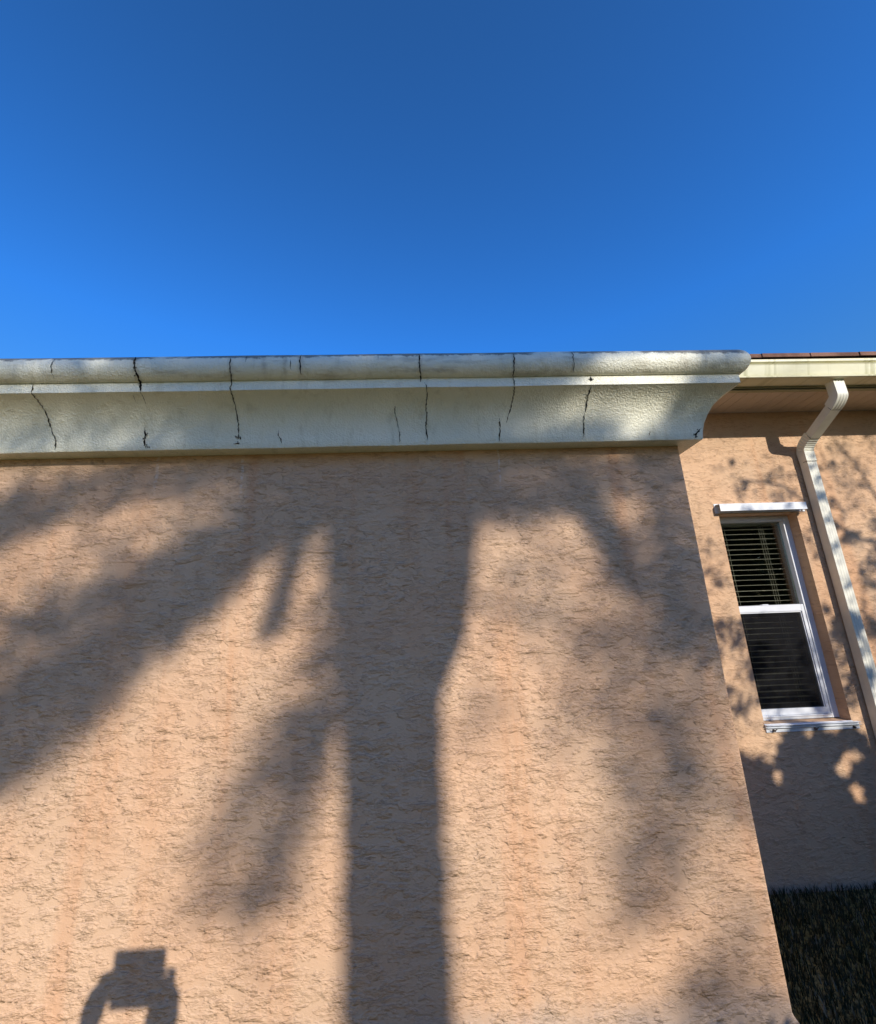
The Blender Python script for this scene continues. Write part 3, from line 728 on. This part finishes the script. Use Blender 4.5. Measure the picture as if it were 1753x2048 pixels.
tg = [(1.01, .87, .16, .10, 70), (1.05, .74, .12, .12, 60), (.95, .54, .11, .12, 45), (.91, .40, .09, .10, 30), (1.15, .13, .14, .10, 48), (1.02, -.05, .2, .10, 50),
      (.56, 1.62, .07, .05, 9), (.30, 1.02, .09, .10, 14), (.90, 1.22, .22, .16, 60), (1.18, 1.22, .20, .20, 80), (.74, .45, .10, .14, 16), (1.08, 1.47, .20, .14, 80), (1.36, 1.5, .14, .25, 130), (1.3, 1.9, .2, .2, 140),
      (-1.69, 1.92, .12, .08, 70), (-1.5, 2.1, .3, .05, 70), (1.2, .60, .12, .25, 40), (.8, .95, .2, .10, 22), (-1.9, .75, .2, .15, 80)]
bl = [(tuple(toward_sun(X, Z, T1 + random.uniform(-1.5, 2.5))), rx, rz, n) for X, Z, rx, rz, n in tg]
ob = toward_sun(1.80, 0, 14.0); ob.z = 0
def tp(X, Z, t_): return tuple(toward_sun(X, Z, t_))
oak('oak_tree', 'tall oak at the back of the lawn casting soft blotchy shade on the front wall', tuple(ob),
    [[tp(1.8, .9, 14), tp(1.82, 1.9, 14.1), tp(1.7, 2.9, 14.2)], [tp(1.8, .9, 14), tp(1.35, 1.35, 14.2), tp(1.0, 1.55, 14.6), tp(.6, 1.65, 14.8)], [tp(1.8, .3, 14), tp(1.4, .62, 14), tp(1.03, .8, 14.3)],
     [tp(1.7, 2.9, 14.2), tp(.6, 3.3, 14.6), tp(-.8, 3.1, 15)], [tp(1.8, -.2, 14), tp(1.3, .0, 14), tp(.95, .1, 14.3)]],
    [(c, rx * 1.5, rz * 1.5, int(n * 2.6)) for c, rx, rz, n in bl] + [(tp(1.7, 3.9, 14.5), 1.1, .5, 900), (tp(2.2, 3.5, 15), .9, .6, 700)], .20, .032, None, .16)

# ---- unseen trees added to cut the sky light, left and right of the sun
def sky_blocker(x, y, top, rx, label):
    blobs = []
    for _ in range(16):
        a = random.uniform(0, 6.28); q = random.random() ** .5
        zc_ = random.uniform(1.2, top - 1.0)
        blobs.append(((x + math.cos(a) * q * rx, y + math.sin(a) * q * 1.2, zc_), random.uniform(.7, 1.15), random.uniform(.6, 1.0), 330))
    oak('sky_blocker_tree', label, (x, y, 0), [[(x, y, top * .45), (x + .5, y + .2, top * .6), (x + .9, y, top * .8)], [(x, y, top * .45), (x - .6, y, top * .65), (x - .8, y, top * .8)]], blobs, .14, .12, 'unseen trees added to cut the sky light')
for i_, (x, y, top, rx) in enumerate(((-10.5, -9, 9.0, 2.2), (-6.2, -12, 9.5, 2.2), (-2.0, -14.5, 8.8, 2.0), (2.6, -15.5, 6.2, 2.2), (7.2, -15.5, 6.4, 2.2), (13.0, -12, 8.8, 2.2), (13.5, -6.5, 9.0, 2.2), (-13.0, -3, 8.5, 2.0))):
    sky_blocker(x, y, top, rx, ('tall', 'broad', 'round', 'low', 'squat', 'full', 'upright', 'spreading')[i_] + ' bushy tree added unseen behind the camera to cut the sky light')

# ---- small tree near the rear wing: crisp dapples high on the rear wall
T2 = 4.2
tg = [(2.19, 2.23, .07, .09, 26), (2.17, 1.99, .08, .06, 16), (2.51, 2.33, .06, .05, 18), (2.44, 2.17, .09, .06, 26), (2.80, 2.39, .11, .06, 50), (2.79, 2.13, .10, .08, 50), (2.9, 1.93, .14, .10, 100),
      (2.93, 1.68, .12, .10, 80), (1.95, 1.65, .07, .05, 26), (1.94, 1.84, .06, .05, 14), (1.96, 1.32, .07, .08, 46), (1.93, 1.12, .09, .11, 80), (1.93, .89, .10, .07, 40),
      (2.30, 1.15, .16, .16, 60), (2.62, 1.31, .06, .06, 40), (2.68, 1.17, .12, .10, 110), (2.66, 1.80, .08, .05, 22), (2.7, 1.5, .06, .05, 16), (2.75, 1.0, .3, .12, 220), (2.35, .92, .3, .08, 170), (3.2, 1.5, .2, .5, 260), (3.3, 2.1, .2, .3, 160)]
bl = []
for X, Z, rx, rz, n in tg:      # each spray is a handful of small uneven tufts plus a few stray leaves
    for _ in range(7):
        a = random.gauss(0, .62) * rx * 1.5; c_ = random.gauss(0, .62) * rz * 1.5; q = random.uniform(.22, .62)
        bl.append((tuple(toward_sun(X + a, Z + c_ - .3 * a, T2 + random.uniform(-.5, .5), D2)), rx * q * random.uniform(.7, 1.5), rz * q * random.uniform(.6, 1.1), int(n * .42 * random.uniform(.5, 1.5))))
    bl.append((tuple(toward_sun(X, Z, T2, D2)), rx * 2.4, rz * 2.2, int(n * .9)))
br = [toward_sun(X, Z, T2, D2) for X, Z in ((2.90, 2.62), (2.97, 2.49), (3.06, 2.31), (3.12, 2.08), (3.25, 1.8), (3.3, 1.3), (3.25, .6))]
tb = toward_sun(3.25, 0, T2, D2); tb.z = 0
root = oak('small_tree', 'slender leafy tree beside the rear wing casting crisp dapples round the window', tuple(tb),
    [[tuple(q) for q in reversed(br)], [tuple(br[4]), tuple(toward_sun(2.9, 1.85, T2, D2)), tuple(toward_sun(2.5, 2.22, T2 - .3, D2)), tuple(toward_sun(2.2, 2.27, T2 - .3, D2))],
     [tuple(br[5]), tuple(toward_sun(2.9, 1.05, T2, D2)), tuple(toward_sun(2.4, .95, T2, D2)), tuple(toward_sun(2.0, 1.0, T2, D2))]], bl, .035, .020, None, .42)

# ---- dense shrub: full shade over the foot of the rear wall and the strip of lawn
b = Leaves(); HO_ = []
holes = [(2.04, .53, .026), (2.41, .555, .026), (2.45, .60, .030), (2.52, .62, .028), (2.47, .44, .036), (2.27, .74, .02), (1.98, .70, .03), (2.02, .62, .018)]
def put_leaf(X, Z, t, L):
    for hx, hz, hr in holes:
        if math.hypot((X - hx) , Z - hz) < hr + L * .4: return
    c = toward_sun(X, Z, t, D2)
    if c.z > .02: b.leaf(c, L * random.uniform(.7, 1.2), L * random.uniform(.4, .65))
for _ in range(26000):
    X = random.uniform(1.98, 4.6); t = random.uniform(3.6, 4.6)
    zl = .76 + .05 * math.sin(X * 9) + .04 * math.sin(X * 23) + (.0 if X > 2.1 else -.08) + max(0, X - 2.7) * 1.0
    put_leaf(X, zl - abs(random.gauss(0, 1)) * .02 - random.random() * (zl + 1.95), t, .058)
for _ in range(12000):
    X = random.uniform(1.08, 2.05); t = random.uniform(3.6, 4.6)
    zl = (.60 if X > 1.78 else .34) + .05 * math.sin(X * 11)
    put_leaf(X, zl - random.random() * (zl + 1.95), t, .058)
for _ in range(4500):
    X = random.uniform(.35, 1.15); t = random.uniform(3.6, 4.6)
    put_leaf(X, -.43 - random.random() * 1.5, t, .058)
sc_ = toward_sun(2.7, 0, 4.1, D2); sc_.z = 0
shr = empty('hedge', sc_); tag(shr, 'dense leafy hedge along the lawn shading the foot of the rear wall', 'hedge')
hb(b, 'foliage', M['leaf'], shr, fix=False)
b = MB()
for _ in range(26):
    X = random.uniform(1.4, 4.2); p = toward_sun(X, 0, random.uniform(3.9, 4.3), D2); p.z = 0
    q = p + Vector((random.uniform(-.2, .2), random.uniform(-.2, .2), random.uniform(.8, 1.6) if X > 2 else .9))
    b.tube([p, p.lerp(q, .5) + Vector((random.uniform(-.04, .04), .02, 0)), q], [.018, .013, .006], 6)
hb(b, 'stem', M['bark'], shr, fix=False)

# ================================================================ photographer (only the shade of hands and phone falls in the picture)
def skin_mesh(name, verts, edges, radii, root_i, mat, parent, sub=2):
    me = bpy.data.meshes.new(name); me.from_pydata([tuple(v) for v in verts], edges, [])
    o = bpy.data.objects.new(name, me); COL.objects.link(o)
    if parent is not None:
        o.parent = parent; o.location = -parent.location
    md = o.modifiers.new('skin', 'SKIN'); md.use_smooth_shade = True
    sb = o.modifiers.new('sub', 'SUBSURF'); sb.levels = sub; sb.render_levels = sub
    for i, rd in enumerate(radii):
        sv_ = me.skin_vertices[0].data[i]; sv_.radius = rd if hasattr(rd, '__len__') else (rd, rd); sv_.use_root = (i == root_i)
    me.materials.append(mat)
    return o
V = []; E_ = []; RR = []
def chain(pts, rads, start=None):
    prev = start
    for p, rd in zip(pts, rads):
        V.append(p); RR.append(rd); i = len(V) - 1
        if prev is not None: E_.append((prev, i))
        prev = i
    return prev
# body kneels upright behind the phone
pel = chain([(0, -.44, .50)], [(.15, .11)])
ch = chain([(0, -.43, .66), (0, -.42, .82), (0, -.42, .95)], [(.125, .095), (.14, .10), (.13, .09)], pel)
nk = chain([(0, -.41, 1.035), (0, -.405, 1.075)], [.058, .05], ch)
hd = chain([(0, -.40, 1.15), (0, -.405, 1.215)], [(.068, .08), (.07, .085)], nk)
chain([(0, -.335, 1.10)], [.028], hd - 1)                      # chin
for sg in (-1, 1):
    k = chain([(sg * .10, -.42, .43), (sg * .12, -.30, .19), (sg * .13, -.22, -.022)], [.088, .068, .055], pel)
    chain([(sg * .13, -.45, -.026), (sg * .13, -.62, -.040), (sg * .135, -.68, -.048)], [.05, .036, .034], k)
for sg in (-1, 1):
    el = (-.25, -.20, .93) if sg < 0 else (.225, -.20, .90)
    w_ = (-.150, -.080, 1.09) if sg < 0 else (.118, -.080, 1.06)
    hand = (-.135, -.055, 1.15) if sg < 0 else (.108, -.060, 1.12)
    sh = chain([(sg * .165, -.42, .965), el, w_, hand], [.055, .042, .034 if sg < 0 else .042, (.040, .026) if sg < 0 else (.050, .028)], ch)
person = empty('person', (0, -.44, 0))
tag(person, 'person in a dark blue shirt kneeling on the lawn and holding up a wide phone', 'person')
skin_mesh('body', V, E_, RR, pel, M['skin'], person)
# clothes: slightly larger shells over torso and legs
V, E_, RR = [], [], []
p0 = chain([(0, -.44, .46)], [(.172, .132)]); c2 = chain([(0, -.435, .56), (0, -.43, .66), (0, -.42, .82), (0, -.42, .96)], [(.160, .122), (.138, .108), (.15, .11), (.135, .095)], p0)
for sg in (-1, 1): chain([(sg * .165, -.42, .965), (-.225 if sg < 0 else .215, -.27, .94)], [.064, .052], c2)
skin_mesh('shirt', V, E_, RR, 0, M['shirt'], person)
V, E_, RR = [], [], []
p0 = chain([(0, -.44, .50)], [(.158, .118)])
for sg in (-1, 1): chain([(sg * .10, -.42, .43), (sg * .12, -.30, .19), (sg * .13, -.22, -.018), (sg * .13, -.45, -.022), (sg * .13, -.58, -.034)], [.096, .077, .064, .058, .046], p0)
skin_mesh('trousers', V, E_, RR, 0, M['trousers'], person)
# hair cap and face details
def ball(name, c, r3, mat, parent, cut=None):
    bm = bmesh.new(); bmesh.ops.create_uvsphere(bm, u_segments=20, v_segments=14, radius=1)
    for v in bm.verts: v.co = Vector((c[0] + v.co.x * r3[0], c[1] + v.co.y * r3[1], c[2] + v.co.z * r3[2]))
    if cut: bmesh.ops.delete(bm, geom=[v for v in bm.verts if cut(v.co)], context='VERTS')
    for f in bm.faces: f.smooth = True
    me = bpy.data.meshes.new(name); bm.to_mesh(me); bm.free(); me.materials.append(mat)
    o = bpy.data.objects.new(name, me); COL.objects.link(o); o.parent = parent; o.location = -parent.location; return o
ball('hair', (0, -.415, 1.20), (.083, .098, .095), M['hair'], person, lambda p: p.y > -.35 and p.z < 1.235)
for sg in (-1, 1):
    ball('eye', (sg * .03, -.328, 1.185), (.012, .010, .010), M['white'], person)
    ball('ear', (sg * .076, -.40, 1.17), (.010, .018, .03), M['skin'], person)
ball('nose', (0, -.318, 1.16), (.012, .018, .022), M['skin'], person)
ball('mouth', (0, -.322, 1.125), (.024, .008, .006), M['hair'], person)
# hands: palm plus five separate bent fingers each, closed on the sides of the phone
def hand(sg):
    ex = .092 if sg > 0 else -.096
    b = MB()
    px = ex + sg * .018
    if sg < 0: b.tube([(-.136, -.056, 1.13), (-.130, -.048, 1.18), (-.118, -.038, 1.225), (-.097, -.031, 1.266)], [.034, .038, .034, .016], 12)
    else: b.tube([(.106, -.060, 1.11), (.108, -.052, 1.16), (.110, -.042, 1.21), (.106, -.034, 1.250)], [.050, .052, .046, .022], 12)
    for i, (zz, ln) in enumerate(((1.262, 1.0), (1.242, 1.08), (1.221, 1.0), (1.200, .82))):      # four fingers wrap to the far side of the shell
        z0 = zz - (i * .003)
        b.tube([(px - sg * .002, -.034, z0 - .006), (px + sg * .012, -.018, z0), (px + sg * .004, -.0035 + 0, z0 + .002), (ex - sg * .006 * ln, .0 - .0008, z0 + .001), (ex - sg * .020 * ln, -.0008, z0 - .002)], [.0098, .0092, .0086, .0078, .0056], 8)
    b.tube([(px, -.040, 1.20), (px - sg * .012, -.038, 1.225), (px - sg * .030, -.030, 1.243), (px - sg * .048, -.0262, 1.252)], [.013, .0112, .0098, .007], 8)   # thumb on the near side
    o = b.build('hand', M['skin'], None, fix=False, smooth=True); o.parent = person; o.location = -person.location
    return o
hand(-1); hand(1)
# phone: wide unfolded phone, lens at the camera position on its far face
pb = MB(); PX0, PX1, PZ0, PZ1 = -.092, .086, 1.166, 1.336
phone = empty('phone', (0, -.013, PZ0))
tag(phone, 'wide dark phone held up in both hands of the kneeling person', 'phone')
pb.box(PX0, PX1, -.0170, -.0065, PZ0, PZ1); bevel(hb(pb, 'shell', M['phone'], phone), .004, 3)
pb = MB(); pb.box(PX0 + .006, PX1 - .006, -.0178, -.0171, PZ0 + .006, PZ1 - .006); hb(pb, 'screen', M['dark_seam'], phone)
pb = MB(); pb.box(-.02, .055, -.0064, -.0040, 1.300, 1.330); bevel(hb(pb, 'lens_island', M['phone'], phone), .001)
